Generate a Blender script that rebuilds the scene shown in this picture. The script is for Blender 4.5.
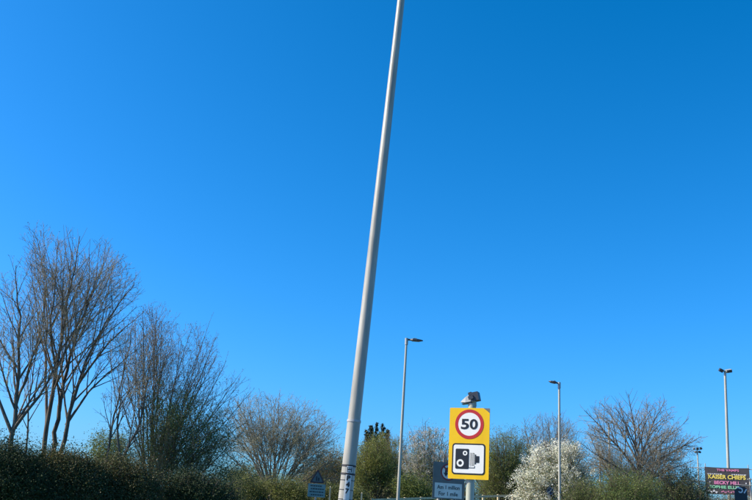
import bpy, math, random
import numpy as np
from mathutils import Vector, Matrix

R = math.radians
# ------------------------------------------------------------------ scene, camera, sky, sun
sc = bpy.context.scene
for o in list(bpy.data.objects):
    bpy.data.objects.remove(o)
col = sc.collection

W0, H0, F0 = 752.0, 500.0, 861.0          # photograph size and focal length in its pixels
PITCH, ROLL = R(17.4), R(3.5)
CAM = Vector((0.0, 0.0, 1.3))
cd = bpy.data.cameras.new('camera')
cam = bpy.data.objects.new('camera', cd)
col.objects.link(cam)
cd.sensor_width = 36.0
cd.lens = F0 / W0 * 36.0
cd.clip_start = 0.05
cd.clip_end = 6000.0
CROT = Matrix.Rotation(R(90) + PITCH, 3, 'X') @ Matrix.Rotation(ROLL, 3, 'Z')
cam.matrix_world = Matrix.Translation(CAM) @ CROT.to_4x4()
sc.camera = cam

SUN_AZ = 87.0      # degrees to the left of "straight behind the camera"
SUN_EL = 38.0
world = bpy.data.worlds.new('World')
sc.world = world
world.use_nodes = True
nt = world.node_tree
bg = nt.nodes['Background']
sky = nt.nodes.new('ShaderNodeTexSky')
sky.sky_type = 'NISHITA'
sky.sun_disc = False
sky.sun_elevation = R(SUN_EL)
sky.sun_rotation = R(180 + SUN_AZ)
sky.air_density = 1.0
sky.dust_density = 1.2
sky.ozone_density = 1.0
# deep-blue rendering of a clear sky: one power curve per channel over the whole dome
sep = nt.nodes.new('ShaderNodeSeparateColor')
comb = nt.nodes.new('ShaderNodeCombineColor')
nt.links.new(sky.outputs[0], sep.inputs[0])
EXPO = 0.5
for i, (g, a, off) in enumerate(((2.05, 1.32, .010), (1.10, 1.345, 0.0), (1.2, 2.62, 0.0))):
    m0 = nt.nodes.new('ShaderNodeMath'); m0.operation = 'MULTIPLY'; m0.inputs[1].default_value = 0.1
    m1 = nt.nodes.new('ShaderNodeMath'); m1.operation = 'POWER'; m1.inputs[1].default_value = g
    m2 = nt.nodes.new('ShaderNodeMath'); m2.operation = 'MULTIPLY'; m2.inputs[1].default_value = a * 10 / 2 ** EXPO
    m3 = nt.nodes.new('ShaderNodeMath'); m3.operation = 'SUBTRACT'; m3.inputs[1].default_value = off * 10 / 2 ** EXPO
    m4 = nt.nodes.new('ShaderNodeMath'); m4.operation = 'MAXIMUM'; m4.inputs[1].default_value = 0.0
    nt.links.new(sep.outputs[i], m0.inputs[0]); nt.links.new(m0.outputs[0], m1.inputs[0])
    nt.links.new(m1.outputs[0], m2.inputs[0]); nt.links.new(m2.outputs[0], m3.inputs[0])
    nt.links.new(m3.outputs[0], m4.inputs[0]); nt.links.new(m4.outputs[0], comb.inputs[i])
nt.links.new(comb.outputs[0], bg.inputs[0])
bg.inputs[1].default_value = 0.1

sd = bpy.data.lights.new('sun', 'SUN')
sd.energy = 5.0
sd.angle = R(0.53)
sd.color = (1.0, 0.93, 0.71)
sun = bpy.data.objects.new('sun', sd)
col.objects.link(sun)
sdir = Vector((-math.sin(R(SUN_AZ)) * math.cos(R(SUN_EL)), -math.cos(R(SUN_AZ)) * math.cos(R(SUN_EL)), math.sin(R(SUN_EL))))
sun.rotation_euler = sdir.to_track_quat('Z', 'Y').to_euler()
sun.location = sdir * 60

sc.view_settings.view_transform = 'Standard'
sc.view_settings.look = 'None'
sc.view_settings.exposure = EXPO
sc.view_settings.gamma = 1.0
sc.view_settings.use_curve_mapping = False
sc.render.engine = 'CYCLES'
sc.render.resolution_x, sc.render.resolution_y = 1024, 681


def at(px, py, Y):
    """world point seen at photograph pixel (px, py) on the plane y = Y"""
    d = CROT @ Vector(((px - W0 / 2) / F0, (H0 / 2 - py) / F0, -1.0))
    return CAM + d * (Y / d.y)


def sstep(a, b, x):
    t = min(1.0, max(0.0, (x - a) / (b - a)))
    return t * t * (3 - 2 * t)


HEAD = R(20)                                   # the carriageway runs 20 degrees right of the view
RH = Vector((math.sin(HEAD), math.cos(HEAD), 0))
RN = Vector((-math.cos(HEAD), math.sin(HEAD), 0))


def ground_z(x, y):
    lat = RN.x * x + RN.y * y
    along = RH.x * x + RH.y * y
    s = sstep(4.2, 9.0, lat)
    z = s * (0.25 + 1.7 * sstep(24, 50, y + 0.15 * abs(x)))
    if lat < -7.5:
        z += 0.2 * sstep(-9, -16, lat)
    return z


# ------------------------------------------------------------------ materials
MATS = {}


def mat(name, c1, c2=None, scale=8.0, rough=0.6, metal=0.0, bump=0.0, detail=4.0, stretch=(1, 1, 1), spec=0.5, bscale=None):
    m = bpy.data.materials.new(name)
    m.use_nodes = True
    n = m.node_tree.nodes
    l = m.node_tree.links
    b = n['Principled BSDF']
    b.inputs['Roughness'].default_value = rough
    b.inputs['Metallic'].default_value = metal
    b.inputs['Specular IOR Level'].default_value = spec
    if c2 is None:
        c2 = tuple(v * 0.8 for v in c1)
    tc = n.new('ShaderNodeTexCoord')
    mp = n.new('ShaderNodeMapping')
    mp.inputs['Scale'].default_value = stretch
    l.new(tc.outputs['Object'], mp.inputs[0])
    nz = n.new('ShaderNodeTexNoise')
    nz.inputs['Scale'].default_value = scale
    nz.inputs['Detail'].default_value = detail
    l.new(mp.outputs[0], nz.inputs['Vector'])
    rp = n.new('ShaderNodeValToRGB')
    rp.color_ramp.elements[0].position = 0.32
    rp.color_ramp.elements[1].position = 0.68
    rp.color_ramp.elements[0].color = (*c2, 1)
    rp.color_ramp.elements[1].color = (*c1, 1)
    l.new(nz.outputs[0], rp.inputs[0])
    l.new(rp.outputs[0], b.inputs['Base Color'])
    if bump:
        bp = n.new('ShaderNodeBump')
        bp.inputs['Strength'].default_value = bump
        bp.inputs['Distance'].default_value = 0.02
        n2 = n.new('ShaderNodeTexNoise')
        n2.inputs['Scale'].default_value = bscale or scale * 3
        l.new(mp.outputs[0], n2.inputs['Vector'])
        l.new(n2.outputs[0], bp.inputs['Height'])
        l.new(bp.outputs[0], b.inputs['Normal'])
    MATS[name] = m
    return m


def leaf_mat(name, cols, trans=0.35, rough=0.55, vary=True):
    """per-leaf colour variation, part of the light passes through the leaf"""
    m = bpy.data.materials.new(name)
    m.use_nodes = True
    n = m.node_tree.nodes
    l = m.node_tree.links
    b = n['Principled BSDF']
    b.inputs['Roughness'].default_value = rough
    b.inputs['Specular IOR Level'].default_value = 0.3
    ge = n.new('ShaderNodeNewGeometry')
    rp = n.new('ShaderNodeValToRGB')
    e = rp.color_ramp.elements
    while len(e) < len(cols):
        e.new(0.5)
    for i, c in enumerate(cols):
        e[i].position = i / (len(cols) - 1)
        e[i].color = (*c, 1)
    l.new(ge.outputs['Random Per Island'], rp.inputs[0])
    tc = n.new('ShaderNodeTexCoord')
    nz = n.new('ShaderNodeTexNoise')
    nz.inputs['Scale'].default_value = 0.9
    nz.inputs['Detail'].default_value = 3
    l.new(tc.outputs['Object'], nz.inputs['Vector'])
    r2 = n.new('ShaderNodeValToRGB')
    r2.color_ramp.elements[0].position = 0.3
    r2.color_ramp.elements[1].position = 0.7
    r2.color_ramp.elements[0].color = (.72, .76, .80, 1)
    r2.color_ramp.elements[1].color = (1.25, 1.2, 1.1, 1)
    l.new(nz.outputs[0], r2.inputs[0])
    ml = n.new('ShaderNodeMix'); ml.data_type = 'RGBA'; ml.blend_type = 'MULTIPLY'; ml.inputs[0].default_value = 1.0 if vary else 0.0
    l.new(rp.outputs[0], ml.inputs[6]); l.new(r2.outputs[0], ml.inputs[7])
    colr = ml.outputs[2]
    l.new(colr, b.inputs['Base Color'])
    if trans:
        t = n.new('ShaderNodeBsdfTranslucent')
        l.new(colr, t.inputs[0])
        mx = n.new('ShaderNodeMixShader')
        mx.inputs[0].default_value = trans
        l.new(b.outputs[0], mx.inputs[1])
        l.new(t.outputs[0], mx.inputs[2])
        l.new(mx.outputs[0], n['Material Output'].inputs[0])
    MATS[name] = m
    return m


mat('grass', (.075, .11, .03), (.05, .075, .02), scale=.6, rough=.9, bump=.4, bscale=14, detail=8)
mat('asphalt', (.06, .06, .06), (.042, .042, .044), scale=3, rough=.85, bump=.3, bscale=120)
mat('kerb_stone', (.32, .31, .29), (.24, .23, .21), scale=5, rough=.85, bump=.2)
mat('road_paint', (.75, .75, .72), (.6, .6, .57), scale=6, rough=.7)
mat('galv', (.44, .43, .36), (.27, .265, .22), scale=9, rough=.42, metal=0.0, stretch=(1, 1, .16), bump=.08, bscale=30, detail=8)
mat('galv_far', (.43, .425, .36), (.34, .335, .28), scale=4, rough=.5, stretch=(1, 1, .3))
mat('galv_dull', (.40, .41, .40), (.30, .31, .31), scale=9, rough=.55)
mat('post_paint', (.44, .46, .36), (.36, .38, .29), scale=4, rough=.45, stretch=(1, 1, .3))
mat('dark_plastic', (.035, .045, .06), (.025, .03, .04), scale=12, rough=.5)
mat('grey_plastic', (.33, .35, .36), (.24, .26, .27), scale=10, rough=.5)
mat('glass_lens', (.05, .07, .09), (.04, .05, .07), scale=10, rough=.08)
mat('band_black', (.02, .02, .022), (.03, .03, .03), scale=20, rough=.6)
mat('id_white', (.74, .75, .72), (.60, .61, .58), scale=14, rough=.5)
mat('id_black', (.015, .017, .02), (.02, .022, .025), scale=14, rough=.5)
mat('sign_yellow', (.92, .57, .014), (.82, .49, .011), scale=3, rough=.5, stretch=(1, 1, .5), spec=.25)
mat('sign_white', (.88, .87, .80), (.82, .81, .75), scale=3, rough=.5, stretch=(1, 1, .5), spec=.25)
mat('sign_white_old', (.66, .68, .62), (.54, .56, .51), scale=4, rough=.5)
mat('sign_red', (.55, .028, .022), (.48, .022, .02), scale=4, rough=.38)
mat('sign_red_old', (.24, .035, .035), (.18, .03, .03), scale=4, rough=.5)
mat('plate_shaded', (.34, .38, .32), (.26, .29, .25), scale=4, rough=.6)  # plate white darkened, the shade on it is put into the colour
mat('red_shaded', (.10, .035, .035), (.075, .03, .03), scale=4, rough=.6)  # sign red darkened to stand in for shade on the triangle
mat('sign_black', (.012, .014, .018), (.018, .02, .024), scale=6, rough=.4)
mat('sign_grey', (.15, .155, .145), (.115, .12, .11), scale=4, rough=.5)
mat('sign_back', (.16, .16, .145), (.11, .11, .10), scale=6, rough=.55)
mat('sign_blue', (.01, .045, .14), (.01, .035, .11), scale=6, rough=.4)
mat('banner_dark', (.05, .047, .052), (.065, .06, .064), scale=3, rough=.75)
mat('banner_pink', (.90, .30, .50), (.78, .24, .42), scale=5, rough=.7)
mat('banner_pale', (.75, .60, .68), (.62, .48, .56), scale=5, rough=.7)
mat('banner_yellow', (.95, .75, .14), (.85, .64, .11), scale=5, rough=.7)
mat('banner_green', (.30, .75, .42), (.24, .62, .34), scale=5, rough=.7)
mat('banner_white', (.80, .80, .80), (.70, .70, .70), scale=5, rough=.7)
mat('timber', (.62, .53, .36), (.45, .38, .24), scale=7, rough=.8, stretch=(1, 1, .2), bump=.2)
mat('timber_dark', (.17, .13, .08), (.11, .085, .05), scale=7, rough=.85, bump=.2)
mat('bark_grey', (.165, .135, .10), (.085, .07, .052), scale=5, rough=.9, bump=.5, stretch=(1, 1, .3))
mat('bark_brown', (.15, .115, .08), (.085, .066, .047), scale=5, rough=.9, bump=.5, stretch=(1, 1, .3))
mat('bark_pale', (.30, .26, .20), (.19, .165, .125), scale=5, rough=.9, bump=.5, stretch=(1, 1, .3))
mat('twig_grey', (.33, .295, .21), (.21, .185, .13), scale=1.2, rough=.9)
mat('twig_brown', (.26, .22, .15), (.165, .14, .095), scale=1.2, rough=.9)
mat('twig_silver', (.38, .36, .26), (.25, .235, .165), scale=1.2, rough=.9)
mat('twig_olive', (.19, .18, .10), (.12, .115, .06), scale=1.2, rough=.9)
leaf_mat('leaf_bud', [(.10, .065, .035), (.16, .10, .05), (.13, .11, .05)], .15)
leaf_mat('leaf_laurel', [(.014, .032, .014), (.026, .05, .016), (.045, .07, .02), (.02, .04, .016)], .06, .75)
leaf_mat('leaf_ivy', [(.07, .085, .03), (.12, .125, .04), (.16, .12, .06), (.09, .11, .035)], .28)
leaf_mat('leaf_olive', [(.11, .135, .045), (.15, .175, .06), (.18, .19, .075)], .35)
leaf_mat('leaf_spring', [(.23, .25, .06), (.28, .29, .075), (.18, .215, .05), (.25, .235, .085)], .42)
leaf_mat('leaf_mid', [(.14, .19, .055), (.18, .23, .06), (.115, .155, .05)], .38)
leaf_mat('leaf_brown', [(.19, .155, .085), (.23, .185, .11), (.155, .15, .075)], .3)
leaf_mat('leaf_silver', [(.24, .25, .15), (.30, .30, .20), (.20, .22, .12)], .3)
leaf_mat('needle_dark', [(.018, .036, .022), (.025, .045, .024), (.03, .05, .022)], .1)
leaf_mat('petal_white', [(.80, .79, .62), (.86, .85, .74), (.72, .74, .54)], .35, vary=False)
leaf_mat('petal_grey', [(.56, .54, .48), (.66, .62, .56), (.44, .42, .36)], .3, vary=False)


# ------------------------------------------------------------------ mesh helpers
class MB:
    def __init__(self):
        self.v = []
        self.f = []

    def box(self, c, s, rot=None):
        i = len(self.v)
        for dx, dy, dz in ((-1, -1, -1), (1, -1, -1), (1, 1, -1), (-1, 1, -1), (-1, -1, 1), (1, -1, 1), (1, 1, 1), (-1, 1, 1)):
            p = Vector((dx * s[0] / 2, dy * s[1] / 2, dz * s[2] / 2))
            if rot is not None:
                p = rot @ p
            self.v.append(tuple(p + Vector(c)))
        for q in ((0, 3, 2, 1), (4, 5, 6, 7), (0, 1, 5, 4), (1, 2, 6, 5), (2, 3, 7, 6), (3, 0, 4, 7)):
            self.f.append(tuple(i + k for k in q))
        return self

    def tube(self, pts, rad, n=8, caps=True):
        pts = [Vector(p) for p in pts]
        ref = None
        base = len(self.v)
        for k, p in enumerate(pts):
            a = pts[max(0, k - 1)]
            b = pts[min(len(pts) - 1, k + 1)]
            t = (b - a).normalized()
            if ref is None:
                ref = t.orthogonal().normalized()
            ref = (ref - t * ref.dot(t))
            if ref.length < 1e-6:
                ref = t.orthogonal()
            ref.normalize()
            bn = t.cross(ref)
            for j in range(n):
                an = 2 * math.pi * j / n
                self.v.append(tuple(p + (ref * math.cos(an) + bn * math.sin(an)) * rad[k]))
        for k in range(len(pts) - 1):
            for j in range(n):
                a = base + k * n + j
                b = base + k * n + (j + 1) % n
                self.f.append((a, b, b + n, a + n))
        if caps:
            e = base + (len(pts) - 1) * n
            c = len(self.v)
            self.v += [self.v[base + j] for j in range(n)] + [self.v[e + j] for j in range(n)]
            self.f.append(tuple(c + j for j in reversed(range(n))))
            self.f.append(tuple(c + n + j for j in range(n)))
        return self

    def prism(self, outline, y0, y1):
        """outline in x,z (counter-clockwise seen from -y), front face at y0"""
        i = len(self.v)
        n = len(outline)
        for y in (y0, y1):
            for x, z in outline:
                self.v.append((x, y, z))
        self.f.append(tuple(i + k for k in range(n)))
        self.f.append(tuple(i + n + k for k in reversed(range(n))))
        for k in range(n):
            a, b = i + k, i + (k + 1) % n
            self.f.append((a, a + n, b + n, b))
        return self

    def ring(self, cx, cz, r0, r1, y0, y1, n=48, a0=0.0, a1=2 * math.pi):
        full = abs(a1 - a0 - 2 * math.pi) < 1e-6
        i = len(self.v)
        cnt = n if full else n + 1
        for y in (y0, y1):
            for r in (r0, r1):
                for k in range(cnt):
                    a = a0 + (a1 - a0) * k / n
                    self.v.append((cx + r * math.cos(a), y, cz + r * math.sin(a)))
        A, B, C, D = i, i + cnt, i + 2 * cnt, i + 3 * cnt
        for k in range(n):
            j = (k + 1) % cnt
            self.f += [(A + k, B + k, B + j, A + j), (C + k, C + j, D + j, D + k), (B + k, D + k, D + j, B + j), (A + k, A + j, C + j, C + k)]
        return self

    def build(self, name, material, parent=None, smooth=False):
        me = bpy.data.meshes.new(name)
        me.from_pydata(self.v, [], self.f)
        me.materials.append(MATS[material])
        if smooth:
            me.shade_smooth()
        me.update()
        o = bpy.data.objects.new(name, me)
        col.objects.link(o)
        if parent is not None:
            o.parent = parent
        return o


def rrect(cx, cz, w, h, r, n=6):
    pts = []
    for sx, sz, a in ((1, -1, -90), (1, 1, 0), (-1, 1, 90), (-1, -1, 180)):
        for k in range(n + 1):
            t = R(a + 90 * k / n)
            pts.append((cx + sx * (w / 2 - r) + r * math.cos(t), cz + sz * (h / 2 - r) + r * math.sin(t)))
    return pts


def disc(cx, cz, r, n=48):
    return [(cx + r * math.cos(2 * math.pi * k / n), cz + r * math.sin(2 * math.pi * k / n)) for k in range(n)]


def np_mesh(name, verts, quads, material, parent=None):
    me = bpy.data.meshes.new(name)
    nv, nq = len(verts), len(quads)
    me.vertices.add(nv)
    me.vertices.foreach_set('co', np.asarray(verts, np.float32).ravel())
    k = quads.shape[1]
    me.loops.add(nq * k)
    me.loops.foreach_set('vertex_index', np.asarray(quads, np.int32).ravel())
    me.polygons.add(nq)
    me.polygons.foreach_set('loop_start', np.arange(0, nq * k, k, dtype=np.int32))
    me.materials.append(MATS[material])
    me.update(calc_edges=True)
    me.validate()
    o = bpy.data.objects.new(name, me)
    col.objects.link(o)
    if parent is not None:
        o.parent = parent
    return o


def text_mesh(body, width, height, depth=0.004, embolden=0.0, shear=0.0):
    """lettering as a mesh in x,z, centred, front towards -y, fitted to width x height"""
    cu = bpy.data.curves.new('lettering', 'FONT')
    cu.body = body
    cu.extrude = 0.05
    cu.offset = embolden
    cu.shear = shear
    cu.resolution_u = 4
    ob = bpy.data.objects.new('lettering', cu)
    col.objects.link(ob)
    bpy.context.view_layer.update()
    me = bpy.data.meshes.new_from_object(ob.evaluated_get(bpy.context.evaluated_depsgraph_get()))
    bpy.data.objects.remove(ob)
    co = np.array([v.co[:] for v in me.vertices])
    lo, hi = co.min(0), co.max(0)
    c = (co - (lo + hi) / 2) / (hi - lo)
    out = np.stack([c[:, 0] * width, -c[:, 2] * depth, c[:, 1] * height], 1)
    for v, p in zip(me.vertices, out):
        v.co = p
    me.update()
    return me


def put_text(name, body, cx, cz, w, h, y, material, parent, depth=0.003, embolden=0.0, shear=0.0):
    me = text_mesh(body, w, h, depth, embolden, shear)
    me.name = name
    me.materials.clear()
    me.materials.append(MATS[material])
    for v in me.vertices:
        v.co = (v.co.x + cx, v.co.y + y, v.co.z + cz)
    o = bpy.data.objects.new(name, me)
    col.objects.link(o)
    o.parent = parent
    return o


def thing(name, label, cat, loc, rz=0.0, group=None):
    o = bpy.data.objects.new(name, None)
    o.empty_display_size = 0.2
    col.objects.link(o)
    o.location = loc
    o.rotation_euler = (0, 0, rz)
    o['label'] = label
    o['category'] = cat
    if group:
        o['group'] = group
    return o


# ------------------------------------------------------------------ ground and road
def build_ground():
    xs = sorted(set([-1500, -900, -500, -300, -200, -150] + list(range(-120, 121, 3)) + [150, 200, 300, 500, 900, 1500]))
    ys = sorted(set([-600, -300, -150, -80] + list(range(-45, 160, 3)) + [200, 300, 500, 900, 1800, 3200]))
    v = [(x, y, ground_z(x, y) - 0.012) for y in ys for x in xs]
    n = len(xs)
    f = [(j * n + i, j * n + i + 1, (j + 1) * n + i + 1, (j + 1) * n + i) for j in range(len(ys) - 1) for i in range(n - 1)]
    me = bpy.data.meshes.new('ground')
    me.from_pydata(v, [], f)
    me.materials.append(MATS['grass'])
    me.shade_smooth()
    o = bpy.data.objects.new('ground', me)
    col.objects.link(o)
    o['kind'] = 'structure'

    def strip(lat0, lat1, a0, a1, z0, z1, name, m):
        b = MB()
        def P(a, t): return RH * a + RN * t
        mid = (P(a0, lat0) + P(a1, lat1)) / 2
        rot = Matrix(((RN.x, RH.x, 0), (RN.y, RH.y, 0), (0, 0, 1)))
        b.box((mid.x, mid.y, (z0 + z1) / 2), (abs(lat1 - lat0), a1 - a0, z1 - z0), rot)
        return b.build(name, m)
    road = strip(-7.0, 3.0, -60, 260, -0.2, 0.0, 'road', 'asphalt'); road['kind'] = 'structure'
    k1 = strip(3.0, 3.15, -60, 260, -0.2, 0.12, 'kerb', 'kerb_stone'); k1['kind'] = 'structure'
    k2 = strip(-7.15, -7.0, -60, 260, -0.2, 0.12, 'kerb', 'kerb_stone'); k2['kind'] = 'structure'
    mk = MB()
    rot = Matrix(((RN.x, RH.x, 0), (RN.y, RH.y, 0), (0, 0, 1)))
    for a in range(-54, 250, 9):
        p = RH * (a + 1) + RN * -2.0
        mk.box((p.x, p.y, 0.003), (0.12, 3.0, 0.004), rot)
    for lat in (2.7, -6.7):
        p = RH * 100 + RN * lat
        mk.box((p.x, p.y, 0.003), (0.15, 320, 0.004), rot)
    o = mk.build('road_markings', 'road_paint'); o['kind'] = 'structure'


build_ground()


# ------------------------------------------------------------------ trees
class Env:
    """crown outline: rows of (py, px_left, px_right) read at depth Y"""
    def __init__(self, rows, Y, depth=0.8):
        self.Y = Y
        self.dep = depth
        zz, a, b = [], [], []
        for py, l, r in rows:
            pl, pr = at(l, py, Y), at(r, py, Y)
            zz.append((pl.z + pr.z) / 2); a.append(pl.x); b.append(pr.x)
        o = np.argsort(zz)
        self.z = np.array(zz)[o].tolist(); self.l = np.array(a)[o].tolist(); self.r = np.array(b)[o].tolist()

    def span(self, z):
        Z = self.z
        if z <= Z[0]:
            return self.l[0], self.r[0]
        for i in range(1, len(Z)):
            if z <= Z[i]:
                t = (z - Z[i - 1]) / (Z[i] - Z[i - 1])
                return self.l[i - 1] + t * (self.l[i] - self.l[i - 1]), self.r[i - 1] + t * (self.r[i] - self.r[i - 1])
        return None

    def inside(self, p, k=1.0):
        if p.z > self.z[-1]:
            return False
        l, r = self.span(p.z)
        hw = (r - l) / 2 * k
        if hw < 0.02:
            return False
        dx = (p.x - (l + r) / 2) / hw
        dy = (p.y - self.Y) / max(0.5, hw * self.dep)
        return dx * dx + dy * dy < 1.0


def segs_mesh(name, S, material, parent, n=3):
    """S rows: p0(3) p1(3) r0 r1 -> tapered n-sided prisms"""
    S = np.asarray(S, np.float32)
    p0, p1, r0, r1 = S[:, 0:3], S[:, 3:6], S[:, 6:7], S[:, 7:8]
    d = p1 - p0
    d /= np.maximum(np.linalg.norm(d, axis=1, keepdims=True), 1e-6)
    ref = np.where(np.abs(d[:, 2:3]) < 0.9, np.array([[0, 0, 1.0]]), np.array([[1.0, 0, 0]]))
    u = np.cross(d, ref); u /= np.linalg.norm(u, axis=1, keepdims=True)
    w = np.cross(d, u)
    vs = []
    for P, rr in ((p0, r0), (p1, r1)):
        for j in range(n):
            a = 2 * math.pi * j / n
            vs.append(P + (u * math.cos(a) + w * math.sin(a)) * rr)
    V = np.stack(vs, 1).reshape(-1, 3)
    N = len(S)
    q = []
    for j in range(n):
        k = (j + 1) % n
        q.append([j, k, n + k, n + j])
    q = np.array(q)
    Q = (np.arange(N)[:, None, None] * 2 * n + q[None]).reshape(-1, 4)
    return np_mesh(name, V, Q, material, parent)


def leaves_mesh(name, C, size, material, parent, rng, aspect=0.6, up=0.0, clump=1, spread=0.0):
    C = np.asarray(C, np.float32)
    if clump > 1:
        C = np.repeat(C, clump, 0) + rng.normal(0, spread, (len(C) * clump, 3)).astype(np.float32)
    N = len(C)
    a = rng.normal(0, 1, (N, 3)); a[:, 2] += up
    a /= np.linalg.norm(a, axis=1, keepdims=True)
    b = rng.normal(0, 1, (N, 3)); b -= a * (a * b).sum(1, keepdims=True); b /= np.linalg.norm(b, axis=1, keepdims=True)
    s = size * np.clip(rng.lognormal(-.12, .33, (N, 1)), .4, 1.7)
    V = np.stack([C - a * s * .5, C + b * s * aspect * .5, C + a * s * .5, C - b * s * aspect * .5], 1).reshape(-1, 3)
    Q = (np.arange(N)[:, None] * 4 + np.arange(4)[None])
    return np_mesh(name, V, Q, material, parent)


def make_tree(name, label, cat, seed, Y, base_px, stems, env_rows, levels=4, group=None, trunk_r=0.14,
              bark='bark_grey', twig='twig_grey', dens=(5.0, 5.5, 7.0, 8.0), ratio=(0.55, 0.5, 0.5), angle=(38, 36, 40),
              up=(0.12, 0.12, 0.1, 0.05), wob=(0.05, 0.10, 0.14, 0.2), minr=0.006, leaves=None, tips=None, fan=0,
              fan_angle=28, depth=0.8, maxseg=26000, len_scale=1.0, first=0.25, extra_leaves=None, base_yoff=0.0):
    rnd = random.Random(seed)
    rng = np.random.default_rng(seed)
    env = Env(env_rows, Y, depth)
    bp = at(base_px[0], base_px[1], Y)
    base = Vector((bp.x, Y, ground_z(bp.x, Y) - 0.05))
    root = thing(name, label, cat, base, 0, group)
    SEG, TIPS, PTS = [], [], []
    nst = len(stems) + fan
    cap = [0]
    main = []
    top = env.z[-1]

    def vec_rand():
        return Vector((rnd.gauss(0, 1), rnd.gauss(0, 1), rnd.gauss(0, 1)))

    def children(pts, rad, L, lev):
        if lev >= levels or len(SEG) > cap[0]:
            return
        n = dens[min(lev, len(dens) - 1)] * L
        cnt = int(n) + (1 if rnd.random() < n - int(n) else 0)
        if lev == 0:
            cnt = max(cnt, 4)
        az = rnd.uniform(0, 6.28)
        for k in range(cnt):
            t = first + (1 - first) * (k + rnd.random()) / cnt
            x = t * (len(pts) - 1)
            i = min(int(x), len(pts) - 2)
            fr = x - i
            p = pts[i].lerp(pts[i + 1], fr)
            d = (pts[i + 1] - pts[i]).normalized()
            r = rad[i] + (rad[i + 1] - rad[i]) * fr
            az += 2.4 + rnd.uniform(-.5, .5)
            a = R(angle[min(lev, len(angle) - 1)] * rnd.uniform(0.65, 1.3))
            o = d.orthogonal().normalized()
            o = Matrix.Rotation(az, 3, d) @ o
            cdir = (d * math.cos(a) + o * math.sin(a)).normalized()
            cl = L * ratio[min(lev, len(ratio) - 1)] * (1.15 - 0.75 * t) * rnd.uniform(0.7, 1.25) * len_scale
            if cl < 0.12:
                continue
            branch(p, cdir, cl, max(minr, r * rnd.uniform(0.5, 0.68)), lev + 1)

    def branch(p, d, L, r, lev):
        st = (0.5, 0.42, 0.32, 0.22, 0.2)[min(lev, 4)]
        n = max(2, min(14, int(L / st)))
        pts, rad = [p.copy()], [r]
        s = L / n
        k_in = rnd.uniform(0.82, 1.14) if lev else 1.25
        for k in range(n):
            d = d + vec_rand() * wob[min(lev, len(wob) - 1)] + Vector((0, 0, up[min(lev, len(up) - 1)]))
            d.normalize()
            q = pts[-1] + d * s
            if k > 0 and not env.inside(q, k_in):
                break
            pts.append(q)
            rad.append(max(minr * 0.6, r * (1 - 0.8 * (k + 1) / n)))
        if len(pts) < 2:
            return
        ll = s * (len(pts) - 1)
        if len(pts) - 1 < n:                      # cut short by the outline: taper to a tip
            rad = [max(minr * .6, r * (1 - .85 * k / (len(pts) - 1))) for k in range(len(pts))]
        if lev <= 1:
            main.append((pts, rad, lev))
        else:
            for k in range(len(pts) - 1):
                SEG.append((*(pts[k] - base), *(pts[k + 1] - base), rad[k], rad[k + 1]))
        if lev >= 2:
            PTS.extend(pts[1:])
        TIPS.append(pts[-1])
        children(pts, rad, ll, lev)

    for si, s in enumerate(stems):
        cap[0] = maxseg * (si + 1) / nst
        r0 = s[0]
        poly = [at(x, y, Y + (dy[0] if dy else 0.0)) for x, y, *dy in s[1]]
        if len(s) > 2 and s[2]:                   # rooted in the ground
            g = Vector((poly[0].x, poly[0].y, ground_z(poly[0].x, poly[0].y) - 0.1))
            poly = [g] + poly
        # resample smooth
        fine = []
        for i in range(len(poly) - 1):
            m = max(1, int((poly[i + 1] - poly[i]).length / 0.5))
            for k in range(m):
                fine.append(poly[i].lerp(poly[i + 1], k / m))
        fine.append(poly[-1])
        for _ in range(2):
            fine = [fine[0]] + [(fine[i - 1] + fine[i] * 2 + fine[i + 1]) / 4 for i in range(1, len(fine) - 1)] + [fine[-1]]
        fine = [fine[0]] + [q + vec_rand() * 0.025 for q in fine[1:]]
        n = len(fine)
        rad = [max(0.012, r0 * (1 - 0.88 * k / (n - 1))) for k in range(n)]
        main.append((fine, rad, 0))
        L = sum((fine[i + 1] - fine[i]).length for i in range(n - 1))
        TIPS.append(fine[-1])
        children(fine, rad, L, 0)
    for k in range(fan):                          # stems fanning out from the foot
        cap[0] = maxseg * (len(stems) + k + 1) / nst
        # every stem aims at its own spot of the crown, so that the crown fills evenly
        xl, xr = min(env.l), max(env.r)
        tx = xl + (xr - xl) * min(.985, max(.015, (k * 0.618 + 0.37 + rnd.uniform(-.01, .01)) % 1.0))
        zt = base.z + 0.3 * (top - base.z)
        for q in range(60):                       # top of the outline above this x
            z = top - (top - zt) * q / 60
            l, r_ = env.span(min(z, top - .01))
            if l < tx < r_:
                zt = z
                break
        zt = base.z + (zt - base.z) * rnd.uniform(.84, 1.0)
        l, r_ = env.span(min(zt, top - .01))
        hw = max(.1, (r_ - l) / 2)
        v = min(1.0, abs(tx - (l + r_) / 2) / hw)
        ty = Y + hw * depth * .85 * math.sqrt(1 - v * v) * rnd.uniform(-1, 1)
        p = base + Vector((rnd.uniform(-.25, .25), rnd.uniform(-.25, .25), 0))
        d = Vector((tx, ty, zt)) - p
        L = d.length
        branch(p, d.normalized(), L * 1.02, trunk_r * rnd.uniform(.6, 1), 0)

    br = MB()
    for pts, rad, lev in main:
        if lev == 0:                              # every stem is a piece of its own
            rooted = pts[0].z < base.z + 0.4
            MB().tube([q - base for q in pts], rad, 8).build(('stem' if fan else 'trunk') if rooted else 'limb', bark, root, True)
        else:
            br.tube([q - base for q in pts], rad, 5)
    if br.v:
        o = br.build('branches', bark, root, True)
        o['kind'] = 'stuff'
    if SEG:
        t = segs_mesh('twigs', SEG, twig, root)
        t['kind'] = 'stuff'
    PA = np.array([tuple(q - base) for q in PTS]) if PTS else np.zeros((0, 3))
    TA = np.array([tuple(q - base) for q in TIPS])
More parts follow.
